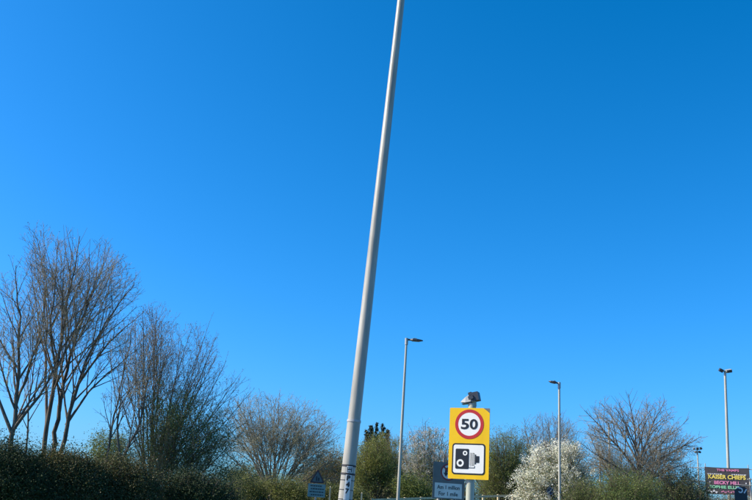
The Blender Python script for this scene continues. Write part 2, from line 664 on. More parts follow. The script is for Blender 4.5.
    if leaves and len(PA):
        for (cnt, size, m, spread, nm) in leaves:
            cnt = int(cnt * 1.5)
            size *= 0.80
            na = int(cnt * .6)
            cl = PA[rng.integers(0, len(PA), max(8, cnt // 110))]
            csz = rng.uniform(.5, 1.6, len(cl))
            pick = rng.integers(0, len(cl), na)
            C = np.concatenate([cl[pick] + rng.normal(0, 1, (na, 3)) * (spread * 1.25 * csz[pick])[:, None],
                                PA[rng.integers(0, len(PA), cnt - na)] + rng.normal(0, spread * .8, (cnt - na, 3))])
            C[:, 2] = np.maximum(C[:, 2], 0.05)
            o = leaves_mesh(nm, C, size, m, root, rng)
            o['kind'] = 'stuff'
    if tips:
        (frac, size, m, clump, spread, nm) = tips
        T = TA[rng.random(len(TA)) < frac]
        o = leaves_mesh(nm, T, size, m, root, rng, clump=clump, spread=spread)
        o['kind'] = 'stuff'
    return root


BARE = dict(levels=4, dens=(2.1, 2.9, 4.6), ratio=(.46, .55, .5), angle=(32, 34, 36), up=(.05, .07, .06, .04), wob=(.03, .05, .07, .1), minr=.0075)
make_tree('bare_tree', 'bare grey tree with a pale forked trunk rising from the laurel hedge', 'tree', 11, 36, (11, 450),
          [(0.126, [(10, 452), (12, 435), (14, 424), (18, 385), (20, 330), (15, 266)], True),
           (0.081, [(13, 430), (24, 412), (40, 398), (52, 380), (62, 345)]),
           (0.081, [(12, 434), (2, 415), (-6, 385), (-14, 330)]),
           (0.067, [(16, 405, .4), (30, 370, .8), (40, 330, 1.0), (46, 295, 1.2)]),
           (0.052, [(27, 452, 1.2), (28, 420, 1.2), (33, 370, 1.2), (42, 310, 1.2)], True)],
          [(256, 2, 26), (272, -14, 38), (300, -30, 54), (350, -45, 68), (400, -40, 72), (440, 0, 50)],
          tips=(.18, .045, 'leaf_bud', 2, .04, 'buds'), **BARE)
make_tree('bare_tree', 'tallest bare tree, several dark stems side by side spreading into a wide twiggy crown', 'tree', 5, 38, (52, 455),
          [(0.126, [(43, 456), (47, 425), (55, 380), (62, 330), (72, 280), (80, 236)], True),
           (0.126, [(53, 456, .6), (57, 420, .6), (66, 370, .6), (84, 312, .6), (106, 258, .6)], True),
           (0.118, [(60, 456, -.5), (70, 412, -.5), (80, 375, -.5), (105, 322, -.8), (134, 284, -1)], True),
           (0.074, [(46, 430, .3), (45, 380, .8), (47, 320, 1), (44, 270, 1), (35, 232, 1)]),
           (0.067, [(66, 425, 0), (88, 392, .5), (116, 366, 1), (142, 346, 1.2)]),
           (0.059, [(76, 388, -.4), (100, 352, -1.2), (124, 328, -1.8), (144, 312, -2)]),
           (0.059, [(56, 375, .5), (50, 330, -1.2), (56, 280, -1.6), (58, 240, -1.8)])],
          [(224, 30, 88), (238, 22, 120), (262, 16, 140), (290, 18, 150), (325, 24, 153), (365, 30, 152), (400, 36, 135), (440, 40, 90)],
          maxseg=34000, tips=(.18, .045, 'leaf_bud', 2, .04, 'buds'), first=.3, **BARE)
make_tree('bare_tree', 'slim bare tree whose two curved dark stems part in a narrow fork', 'tree', 21, 36, (116, 465),
          [(0.063, [(106, 466), (109, 445), (114, 415), (121, 388), (129, 345), (133, 318)], True),
           (0.081, [(120, 466), (121, 455), (131, 443), (139, 430), (144, 405), (149, 368), (158, 335)], True),
           (0.052, [(120, 457), (117, 440), (117, 420), (122, 395), (124, 360)])],
          [(312, 126, 142), (330, 112, 170), (360, 98, 180), (400, 92, 172), (445, 96, 150)],
          tips=(.18, .045, 'leaf_bud', 2, .04, 'buds'), **BARE)
make_tree('bare_tree', 'bare tree of many straight thin stems fanning upward with budded tips', 'tree', 33, 41, (150, 490),
          [], [(300, 148, 166), (310, 134, 190), (328, 122, 214), (350, 116, 230), (374, 112, 247), (405, 112, 252), (445, 122, 248), (490, 140, 225)],
          levels=4, fan=22, trunk_r=.055, dens=(1.8, 2.7, 3.8), ratio=(.38, .5, .5), angle=(26, 34, 38), up=(.008, .04, .05, .05),
          wob=(.04, .08, .1, .12), bark='bark_brown', twig='twig_brown', tips=(.30, .05, 'leaf_bud', 3, .05, 'buds'), first=.35, maxseg=44000)
make_tree('evergreen_shrub', 'dull green evergreen thicket growing through the foot of the fanned bare tree', 'shrub', 41, 37.5, (168, 505),
          [], [(384, 152, 196), (402, 134, 230), (430, 118, 248), (460, 110, 256), (512, 106, 260)],
          levels=3, fan=30, trunk_r=.035, dens=(2.2, 3.4, 5), ratio=(.45, .5, .5), bark='bark_brown', twig='twig_brown',
          leaves=[(15000, .07, 'leaf_mid', .18, 'foliage'), (12000, .07, 'leaf_olive', .18, 'dark_foliage')], first=.1, up=(.01, .05, .05))
make_tree('evergreen_shrub', 'small light green bush behind the narrow forked tree', 'shrub', 42, 44, (108, 475),
          [], [(430, 98, 122), (444, 84, 134), (475, 78, 142), (508, 78, 142)], levels=3, fan=14, trunk_r=.03,
          dens=(3, 4, 6), leaves=[(11000, .08, 'leaf_mid', .2, 'foliage')], first=.1)
# dense hedge bushes on the left
HEDGE = dict(levels=3, fan=26, fan_angle=62, trunk_r=.03, dens=(4, 5, 6), ratio=(.5, .55, .5), first=.05, bark='bark_brown', twig='twig_brown', up=(.03, .05, .05))
make_tree('hedge_bush', 'dense dark glossy laurel bush under the pale forked trunk', 'hedge', 51, 31, (8, 530),
          [], [(441, -6, 10), (448, -44, 34), (462, -56, 54), (515, -56, 68)], leaves=[(90000, .062, 'leaf_laurel', .20, 'foliage')], **HEDGE)
make_tree('hedge_bush', 'ivy covered bush with rusty leaves below the tallest bare stems', 'hedge', 52, 32, (70, 530),
          [], [(449, 52, 72), (456, 38, 96), (475, 28, 112), (515, 26, 118)], leaves=[(38000, .07, 'leaf_ivy', .17, 'foliage'), (26000, .075, 'leaf_laurel', .17, 'dark_foliage')], **HEDGE)
make_tree('hedge_bush', 'tangled brown and green bush below the narrow forked tree', 'hedge', 53, 33, (126, 530),
          [], [(455, 104, 120), (464, 94, 150), (482, 88, 166), (515, 86, 172)], leaves=[(26000, .065, 'leaf_ivy', .17, 'foliage'), (10000, .07, 'leaf_laurel', .17, 'dark_foliage')], **HEDGE)
make_tree('hedge_bush', 'low dark green bush in front of the fanned bare tree', 'hedge', 54, 34, (192, 530),
          [], [(470, 172, 206), (478, 152, 234), (515, 148, 256)], leaves=[(34000, .07, 'leaf_laurel', .18, 'foliage')], **HEDGE)
# rounded silvery bare tree left of the lamp column
make_tree('bare_tree', 'rounded bushy bare tree with fine silvery twigs beside the warning triangle', 'tree', 61, 50, (270, 516),
          [], [(393, 248, 298), (400, 232, 320), (416, 220, 340), (445, 212, 356), (478, 212, 360), (512, 226, 352)],
          levels=4, fan=30, trunk_r=.06, dens=(2.6, 4.4, 6.0, 7), ratio=(.38, .5, .5), angle=(36, 40, 44), up=(.0, .02, .02, .02),
          wob=(.06, .09, .12, .16), bark='bark_pale', twig='twig_silver', maxseg=120000, first=.28, depth=.7, minr=.0075,
          leaves=[(16000, .05, 'leaf_silver', .07, 'young_leaves')])
SCRUB = dict(levels=3, fan=18, fan_angle=62, trunk_r=.03, dens=(3, 5, 7), first=.05, bark='bark_brown', up=(.03, .05, .05), ratio=(.5, .5, .5))
make_tree('roadside_shrub', 'brown and olive scrub behind the warning triangle', 'shrub', 62, 53, (328, 520),
          [], [(446, 314, 348), (460, 302, 362), (485, 296, 368), (515, 292, 370)], twig='twig_brown',
          leaves=[(13000, .085, 'leaf_brown', .18, 'foliage'), (9000, .08, 'leaf_olive', .18, 'green_foliage')], **SCRUB)
make_tree('roadside_shrub', 'yellowish green scrub under the rounded silvery tree', 'shrub', 63, 46, (266, 525),
          [], [(474, 244, 284), (484, 230, 308), (515, 222, 322)], twig='twig_olive',
          leaves=[(16000, .075, 'leaf_olive', .18, 'foliage'), (7000, .07, 'leaf_spring', .18, 'young_leaves')], **SCRUB)
make_tree('roadside_shrub', 'low yellowish scrub at the foot of the tapered lamp column', 'shrub', 64, 45, (334, 525),
          [], [(484, 320, 350), (490, 306, 368), (515, 298, 380)], twig='twig_olive',
          leaves=[(10000, .075, 'leaf_olive', .16, 'foliage'), (6000, .07, 'leaf_spring', .16, 'young_leaves')], **SCRUB)


def conifer():
    rng = np.random.default_rng(71)
    rnd = random.Random(71)
    Y = 72
    b = at(376, 505, Y)
    base = Vector((b.x, Y, ground_z(b.x, Y) - .05))
    root = thing('conifer_tree', 'dark evergreen conifer crown poking up behind the fresh green tree', 'tree', base)
    tr = MB()
    C = []
    S = []
    tips = [(366, 431), (371, 425), (377, 423.5), (383, 426), (388, 431)]
    for i, (px, py) in enumerate(tips):
        t = at(px, py, Y) - base
        f = Vector((t.x * .25, rnd.uniform(-.3, .3), t.z * .35))
        pts = [Vector((0, 0, 0)), f * .6, f, Vector((t.x, rnd.uniform(-.7, .7), t.z))] if i == 2 else [f * .8, f + Vector((t.x * .3, 0, .8)), Vector((t.x, rnd.uniform(-.8, .8), t.z))]
        tr.tube(pts, [.16, .13, .1, .02] if i == 2 else [.08, .06, .02], 7)
        top = pts[-1]
        low = pts[-2]
        for k in range(120):
            u = rnd.random() ** .8
            p = top.lerp(low, u)
            L = .08 + .62 * u
            a = rnd.uniform(0, 6.283)
            e = p + Vector((math.cos(a) * L, math.sin(a) * L, 1.1 * L + .08))
            S.append((*p, *e, .014, .006))
            for m in range(26):
                C.append(p.lerp(e, rnd.uniform(.2, 1.05)) + Vector((rnd.gauss(0, .05), rnd.gauss(0, .05), rnd.gauss(0, .05))))
    tr.build('trunk', 'bark_brown', root, True)
    segs_mesh('branches', S, 'twig_brown', root)['kind'] = 'stuff'
    o = leaves_mesh('needles', np.array([tuple(c) for c in C]), .14, 'needle_dark', root, rng, aspect=.35)
    o['kind'] = 'stuff'


conifer()
LEAFY = dict(levels=4, ratio=(.46, .5, .5), angle=(36, 38, 40), up=(.03, .05, .05, .04), wob=(.05, .07, .1, .14), first=.12, dens=(2.6, 4.0, 5.5))
make_tree('leafy_tree', 'loose tree in fresh yellow green leaf beside the tapered lamp column', 'tree', 81, 48, (374, 518),
          [], [(431, 364, 388), (438, 352, 398), (455, 342, 406), (480, 338, 410), (512, 338, 412)],
          fan=16, fan_angle=45, trunk_r=.06, bark='bark_brown', twig='twig_olive', maxseg=22000,
          leaves=[(30000, .065, 'leaf_spring', .14, 'foliage'), (6000, .065, 'leaf_mid', .15, 'dark_foliage')], **LEAFY)
make_tree('bare_tree', 'brown twiggy bare tree between the fresh green tree and the slim lamp post', 'tree', 82, 55, (394, 518),
          [], [(432, 384, 406), (440, 376, 414), (470, 372, 420), (512, 372, 420)], fan=14, fan_angle=40, trunk_r=.05,
          bark='bark_brown', twig='twig_brown', leaves=[(11000, .06, 'leaf_brown', .1, 'buds')], maxseg=24000, **LEAFY)
make_tree('blossom_tree', 'thin tree speckled with greyish white blossom behind the slim lamp post', 'tree', 83, 50, (426, 518),
          [], [(421, 422, 440), (429, 410, 450), (446, 400, 460), (470, 392, 468), (512, 390, 468)],
          fan=18, fan_angle=48, trunk_r=.06, bark='bark_grey', twig='twig_silver', maxseg=34000,
          leaves=[(21000, .055, 'petal_grey', .05, 'blossom'), (6000, .07, 'leaf_mid', .15, 'foliage')], **LEAFY)
make_tree('roadside_shrub', 'green bush under the greyish blossom tree', 'shrub', 84, 47, (412, 525),
          [], [(476, 402, 426), (484, 390, 442), (515, 384, 456)], twig='twig_olive',
          leaves=[(17000, .075, 'leaf_mid', .18, 'foliage'), (4000, .07, 'leaf_spring', .18, 'young_leaves')], **SCRUB)
make_tree('leafy_tree', 'round tree in young green leaf beside the yellow speed camera sign', 'tree', 85, 54, (504, 520),
          [], [(425, 492, 516), (432, 482, 528), (450, 475, 536), (480, 470, 540), (514, 470, 540)],
          fan=16, fan_angle=52, trunk_r=.07, bark='bark_grey', twig='twig_olive', maxseg=24000,
          leaves=[(14000, .07, 'leaf_mid', .14, 'foliage'), (17000, .065, 'leaf_spring', .14, 'young_leaves')], **LEAFY)
make_tree('bare_tree', 'thin grey bare tree rising behind the white blossom bush', 'tree', 86, 62, (552, 520),
          [], [(411, 540, 564), (418, 528, 578), (432, 518, 588), (455, 514, 592), (514, 526, 582)],
          levels=4, fan=18, fan_angle=48, trunk_r=.07, dens=(2.2, 3.4, 4.6), ratio=(.42, .5, .5), bark='bark_grey', twig='twig_grey', first=.2, maxseg=30000, minr=.0075,
          up=(.03, .05, .05), wob=(.04, .06, .08, .12))
make_tree('blossom_bush', 'big bush thick with creamy white blossom around the slim lamp post', 'bush', 87, 47, (550, 522),
          [], [(441, 546, 570), (446, 533, 584), (456, 524, 594), (472, 517, 600), (490, 508, 602), (515, 508, 602)],
          levels=4, fan=34, trunk_r=.05, dens=(2.4, 3.4, 4.6), ratio=(.42, .5, .5), bark='bark_brown', twig='twig_brown', up=(.02, .03, .03, .03),
          tips=(.42, .07, 'petal_white', 26, .095, 'blossom'), leaves=[(26000, .07, 'leaf_olive', .13, 'foliage')], first=.12, maxseg=44000)
make_tree('bare_tree', 'broad bare tree with a short trunk and spreading limbs above green bushes', 'tree', 88, 46, (640, 516),
          [(0.116, [(639, 505), (639, 480), (637, 455), (634, 425), (628, 394)], True),
           (0.068, [(639, 474), (628, 458), (616, 444), (602, 428), (584, 410)]),
           (0.075, [(639, 480, .4), (652, 464, .6), (668, 454, .8), (684, 447, 1), (702, 436, 1)]),
           (0.061, [(638, 466, -.4), (647, 440, -.6), (656, 418, -.8), (664, 401, -.8)]),
           (0.054, [(638, 462, .4), (626, 440, .8), (614, 420, 1), (602, 404, 1)]),
           (0.054, [(639, 470, .6), (655, 450, 1), (672, 432, 1.4), (688, 420, 1.6)]),
           (0.048, [(637, 450, .6), (645, 425, 1.4), (648, 405, 1.8)]),
           (0.048, [(637, 452, -.6), (626, 425, -1.4), (616, 408, -1.8)]),
           (0.054, [(639, 484, -.5), (620, 470, -1), (600, 456, -1.4), (582, 444, -1.6)]),
           (0.054, [(639, 486, -.5), (658, 474, -1.2), (678, 466, -1.6), (694, 460, -1.8)])],
          [(389, 618, 640), (398, 598, 670), (414, 580, 692), (434, 574, 706), (450, 574, 708), (470, 580, 704), (508, 610, 680)],
          levels=4, dens=(4.4, 5.6, 8.0), ratio=(.50, .55, .5), angle=(38, 42, 44), up=(.04, .05, .05, .04), wob=(.05, .07, .1, .12), maxseg=140000, first=.2,
          bark='bark_grey', twig='twig_grey', minr=.008)
make_tree('roadside_shrub', 'leafy green bush in front of the broad bare tree trunk', 'shrub', 91, 43, (622, 530),
          [], [(468, 610, 640), (475, 596, 660), (488, 588, 672), (520, 582, 676)], twig='twig_olive',
          leaves=[(36000, .07, 'leaf_mid', .17, 'foliage'), (8000, .07, 'leaf_olive', .17, 'dark_foliage')], **SCRUB)
make_tree('roadside_shrub', 'darker green bush between the broad bare tree and the banner', 'shrub', 92, 45, (680, 532),
          [], [(460, 676, 694), (468, 662, 704), (484, 650, 712), (520, 645, 718)], twig='twig_brown',
          leaves=[(26000, .07, 'leaf_olive', .17, 'foliage'), (8000, .07, 'leaf_laurel', .17, 'dark_foliage')], **SCRUB)
make_tree('roadside_shrub', 'scrubby brown green bush growing under the event banner', 'shrub', 93, 56, (722, 535),
          [], [(490, 706, 738), (495, 694, 762), (520, 688, 776)], twig='twig_brown',
          leaves=[(14000, .08, 'leaf_brown', .18, 'foliage'), (10000, .08, 'leaf_olive', .18, 'green_foliage')], **SCRUB)
make_tree('roadside_shrub', 'low green bush at the foot of the white blossom bush', 'shrub', 94, 44, (582, 530),
          [], [(478, 570, 596), (486, 560, 610), (520, 552, 616)], twig='twig_olive',
          leaves=[(18000, .07, 'leaf_olive', .17, 'foliage'), (6000, .07, 'leaf_mid', .17, 'light_foliage')], **SCRUB)


FAR = ['far olive scrub showing through the rounded silvery tree', 'far brown scrub behind the warning triangle and its silvery tree',
       'far olive scrub behind the fresh green tree', 'far brown scrub behind the greyish blossom tree and turn ban sign',
       'far olive scrub behind the round young green tree', 'far brown scrub behind the creamy white blossom bush',
       'far olive scrub behind the broad bare tree', 'far brown scrub between the broad bare tree and the banner frame', 'far olive scrub behind the event banner']
for n_, (x0, x1, yt, lm) in enumerate(((212, 290, 464, 'leaf_olive'), (276, 352, 466, 'leaf_brown'), (340, 420, 474, 'leaf_olive'), (405, 480, 470, 'leaf_brown'),
                                       (462, 540, 472, 'leaf_olive'), (530, 610, 474, 'leaf_brown'), (596, 664, 478, 'leaf_olive'), (650, 716, 480, 'leaf_brown'), (706, 790, 489, 'leaf_olive'))):
    xm = (x0 + x1) / 2
    make_tree('far_shrub', FAR[n_], 'shrub', 120 + n_, 67 + (n_ % 3), (xm, 520),
              [], [(yt, xm - 14, xm + 16), (yt + 7, x0 + 8, x1 - 8), (yt + 20, x0, x1), (518, x0 - 4, x1 + 4)], twig='twig_brown',
              leaves=[(14000, .11, lm, .26, 'foliage'), (7000, .10, 'leaf_olive', .26, 'dark_foliage')], group='far scrub behind the roadside trees', **SCRUB)
make_tree('added_shade_tree', 'tall dense evergreen out of view, added to shade the laurel hedge', 'tree', 140, 30, (-440, 500),  # unseen tree, added left of the view to cast shade on the hedge
          [], [(150, -455, -415), (200, -490, -380), (330, -520, -350), (430, -525, -345), (505, -500, -370)], levels=3, fan=22, trunk_r=.12,
          dens=(2.5, 3, 4), ratio=(.45, .5, .5), bark='bark_brown', twig='twig_brown', leaves=[(60000, .30, 'leaf_laurel', .35, 'foliage')], first=.1)


# ------------------------------------------------------------------ tapered lamp column close by
def near_column():
    Y = 12.0
    a, b = at(345.0, 500, Y), at(400.9, 0, Y)
    ax = (b - a).normalized()
    foot_t = (0.0 - a.z) / ax.z
    foot = a + ax * foot_t
    foot.z = ground_z(foot.x, foot.y) - 0.05
    root = thing('lamp_column', 'tall tapered pale metal lamp column with stacked number label, leaning slightly', 'lamp post', foot)
    H = 12.0 / ax.z
    rot = Vector((0, 0, 1)).rotation_difference(ax).to_matrix()

    def P(h):
        return ax * h

    def hpix(py):                                   # height along the column seen at row py
        lo, hi = 0.0, H
        for _ in range(40):
            m = (lo + hi) / 2
            q = CROT.transposed() @ (foot + ax * m - CAM)
            y = H0 / 2 + q.y / q.z * F0
            if y > py: lo = m
            else: hi = m
        return lo

    hs, h0 = hpix(421.5), 0.0

    def rad(h):
        return 0.099 - (0.099 - 0.047) * h / H

    s = MB()
    s.tube([P(0), P(1.4), P(hs)], [rad(0) + .003, rad(1.4) + .003, rad(hs) + .003], 40)
    s.build('base_section', 'galv', root, True)
    s = MB()
    s.tube([P(hs + .002), P(H * .6), P(H)], [rad(hs), rad(H * .6), rad(H)], 40)
    s.build('shaft', 'galv', root, True)
    s = MB()
    s.tube([P(hs - .012), P(hs + .02)], [rad(hs) + .010, rad(hs) + .008], 40)
    s.build('joint_collar', 'galv_dull', root, True)
    for py in (466, 474.2):
        h = hpix(py)
        s = MB(); s.tube([P(h - .012), P(h + .012)], [rad(h) + .0095] * 2, 40); s.build('strap', 'band_black', root, True)
    for py in (480.5, 490.0, 499.5):
        h = hpix(py)
        s = MB(); s.tube([P(h - .004), P(h + .004)], [rad(h) + .007] * 2, 40); s.build('strap', 'band_black', root, True)
    # curved label plates and characters
    to = -(P(2) + foot - CAM); to.z = 0
    phi0 = math.atan2(to.y, to.x) + R(2)

    def wrap(u, h, off):                            # u along the circumference (m), h along the axis
        r = rad(h) + .005 + off
        a_ = phi0 + u / r
        return rot @ Vector((math.cos(a_) * r, math.sin(a_) * r, h))

    def patch(name, u0, u1, ha, hb, off, m):
        k = MB()
        n = 10
        for j in (0, 1):
            for i in range(n + 1):
                k.v.append(tuple(wrap(u0 + (u1 - u0) * i / n, (ha, hb)[j], off)))
        for j in (0, 1):
            for i in range(n + 1):
                k.v.append(tuple(wrap(u0 + (u1 - u0) * i / n, (ha, hb)[j], off - .004)))
        for i in range(n):
            k.f.append((i, i + 1, n + 2 + i, n + 1 + i))
        m2 = 2 * (n + 1)
        k.f.append(tuple(list(range(0, n + 1)) + list(range(m2 + n, m2 - 1, -1))))
        k.f.append(tuple(list(range(n + 1, m2)) + list(range(m2 + m2 - 1, m2 + n, -1))))
        return k.build(name, m, root)

    ua, ub = -.030, .052
    h1, h2 = hpix(473.3), hpix(466.6)
    patch('label_plate', ua, ub, h1, h2, .006, 'id_white')
    patch('label_plate', ua - .002, ub - .004, hpix(500), hpix(475.2), .006, 'id_white')

    def glyph(ch, hc, hh, w, m='id_black'):
        me = text_mesh(ch, w, hh, .002, .05)
        me.name = 'character'
        me.materials.clear(); me.materials.append(MATS[m])
        for v in me.vertices:
            v.co = wrap(v.co.x + (ua + ub) / 2 - .001, v.co.z + hc, .0085 - v.co.y)
        o = bpy.data.objects.new('character', me)
        col.objects.link(o); o.parent = root

    for ch, py in (('P', 478.2), ('4', 484.6), ('7', 491.2)):
        glyph(ch, hpix(py), .068, .052)
    # boxed mark on the upper plate
    hc = (h1 + h2) / 2
    hh = h2 - h1
    for u0, u1, va, vb in ((-.022, -.012, .1, .9), (.032, .044, .1, .9), (-.012, .032, .44, .58), (-.004, .026, .1, .2), (.006, .016, .62, .88)):
        patch('printed_mark', u0, u1, h1 + hh * va, h1 + hh * vb, .0085, 'id_black')
    # inspection door near the foot
    k = MB(); k.tube([P(.45), P(1.05)], [rad(.4) + .009, rad(1.05) + .009], 40); k.build('door_sleeve', 'galv_dull', root, True)
    # lantern over the carriageway
    d = Vector((RN.x, RN.y, 0)) * -1
    k = MB(); k.tube([P(H), P(H) + Vector((0, 0, .25)), P(H) + d * .5 + Vector((0, 0, .42)), P(H) + d * 1.1 + Vector((0, 0, .45))], [.058, .05, .042, .038], 14); k.build('bracket_arm', 'galv', root, True)
    k = MB(); c = P(H) + d * 1.45 + Vector((0, 0, .46))
    rz = Matrix.Rotation(math.atan2(d.y, d.x), 3, 'Z')
    k.box(c, (.78, .30, .08), rz); k.box(c + Vector((0, 0, .06)), (.5, .22, .05), rz); k.build('lantern', 'grey_plastic', root)


near_column()


def pole_thing(name, label, px, py, Y, r0, r1, material, cat='lamp post', lean_px=None, group=None):
    """upright pole whose top is seen at (px, py); lean_px = (px, py) of a lower point of the axis"""
    t = at(px, py, Y)
    if lean_px:
        b = at(lean_px[0], lean_px[1], Y)
        ax = (t - b).normalized()
    else:
        ax = Vector((0, 0, 1))
    g = ground_z(t.x, Y) - .05
    foot = t - ax * ((t.z - g) / ax.z)
    root = thing(name, label, cat, foot, 0, group)
    top = t - foot
    k = MB()
    hm = top.length
    k.tube([ax * 0, ax * .5], [r0 * 1.25, r0 * 1.25], 20)
    k.build('base_section', material, root, True)
    k = MB()
    k.tube([ax * .5, top], [r0, r1], 20)
    k.build('pole', material, root, True)
    return root, top


def street_lamp(label, px, py, Y, low, head_px, head_py, up_tilt):
    root, top = pole_thing('street_lamp', label, px, py, Y, .075, .052, 'galv_far', lean_px=low)
    e = at(head_px, head_py, Y) - root.location
    d = (e - top)
    L = d.length
    d.normalize()
    side = Vector((0, 1, 0))
    up = side.cross(d) if d.x < 0 else d.cross(side)
    if up.z < 0: up = -up
    k = MB(); k.tube([top - Vector((0, 0, .25)), top + Vector((0, 0, .06))], [.075, .075], 16); k.build('spigot', 'galv_dull', root, True)
    k = MB(); k.tube([top, top + d * L * .35], [.045, .04], 12); k.build('bracket_arm', 'dark_plastic', root, True)
    # flat tapering luminaire
    k = MB()
    sec = [(.22, .08, .05), (.36, .15, .08), (.62, .16, .085), (.86, .12, .055), (1.0, .05, .025)]
    for t, w, h in sec:
        c = top + d * (L * t)
        for sw, sh in ((-1, -.45), (1, -.45), (.8, .55), (-.8, .55)):
            k.v.append(tuple(c + side * (w * sw) + up * (h * sh)))
    for i in range(len(sec) - 1):
        for j in range(4):
            a, b = i * 4 + j, i * 4 + (j + 1) % 4
            k.f.append((a, b, b + 4, a + 4))
    k.f.append((3, 2, 1, 0)); n = (len(sec) - 1) * 4; k.f.append((n, n + 1, n + 2, n + 3))
    hd = k.build('lantern', 'dark_plastic', root)
    k = MB()
    for t0, t1, w in ((.40, .60, .13),):
        c0, c1 = top + d * (L * (t0 + t1) / 2) + up * .055, None
        k.box(c0, (L * (t1 - t0), w * 2, .03), Matrix((d, side, up)).transposed())
    k.build('cooling_fins', 'grey_plastic', hd)
    k = MB(); k.box(top + d * (L * .58) - up * .044, (L * .45, .24, .012), Matrix((d, side, up)).transposed()); k.build('lens', 'glass_lens', hd)
    return root


street_lamp('slim grey lamp post with its flat lantern pointing toward the speed camera sign', 406.6, 339.5, 40, (399.0, 480), 423.0, 340.8, 0)
street_lamp('slim grey lamp post rising through the white blossom bush', 559.2, 383.5, 44, (559.7, 500), 548.8, 381.2, 0)


def flood_mast():
    Y = 62
    root, top = pole_thing('floodlight_mast', 'tall pale mast behind the banner carrying two box floodlights', 725.0, 371.5, Y, .125, .085, 'galv_far', cat='floodlight', lean_px=(728.3, 467))
    k = MB(); k.box(top + Vector((0, 0, .02)), (.62, .09, .08)); k.build('crossbar', 'galv_dull', root)
    s = Y / F0
    for dx, dz, w, h, tilt, m in ((-4.0, .9, 3.8, 3.4, 25, 'dark_plastic'), (3.7, .7, 5.6, 3.0, -12, 'grey_plastic')):
        k = MB()
        rt = Matrix.Rotation(R(tilt), 3, 'Y') @ Matrix.Rotation(R(20), 3, 'X')
        c = top + Vector((dx * s, 0, dz * s))
        k.box(c, (w * s, .28, h * s), rt)
        k.box(c + rt @ Vector((0, .17, 0)), (w * s * .7, .08, h * s * .7), rt)
        f = k.build('floodlight', m, root)
        k = MB(); k.box(c + rt @ Vector((0, -.15, 0)), (w * s * .86, .02, h * s * .8), rt); k.build('lens', 'glass_lens', f)


flood_mast()


def far_masts():
    Y = 140
    s = Y / F0
    root, top = pole_thing('floodlight_mast', 'distant pale mast with a cluster of small floodlights beside the banner', 697.2, 449, Y, .16, .10, 'galv_far', cat='floodlight')
    k = MB()
    for z in (-.1, -.55):
        k.box(top + Vector((0, 0, z)), (1.25, .07, .07))
    k.build('crossbar', 'galv_dull', root)
    for dx, z in ((-.55, .0), (0, .05), (.55, .12), (-.3, -.5), (.32, -.46)):
        k = MB(); rt = Matrix.Rotation(R(18 * (1 if dx > 0 else -1)), 3, 'Y') @ Matrix.Rotation(R(25), 3, 'X')
        k.box(top + Vector((dx, -.1, z)), (.36, .2, .30), rt)
        k.build('floodlight', 'dark_plastic' if dx >= 0 else 'grey_plastic', root)
    for px, py, lab in ((608.6, 423, 'faint pale distant mast seen through the broad bare tree, the taller one'), (599.6, 451, 'faint pale distant mast seen through the broad bare tree, the shorter one')):
        root, top = pole_thing('floodlight_mast', lab, px, py, 120, .16, .11, 'galv_far', cat='floodlight')
        k = MB(); k.box(top, (.9, .08, .08)); k.build('crossbar', 'galv_dull', root)
        for dx in (-.38, .38):
            k = MB(); k.box(top + Vector((dx, -.08, .12)), (.3, .18, .22), Matrix.Rotation(R(25), 3, 'X')); k.build('floodlight', 'grey_plastic', root)


far_masts()


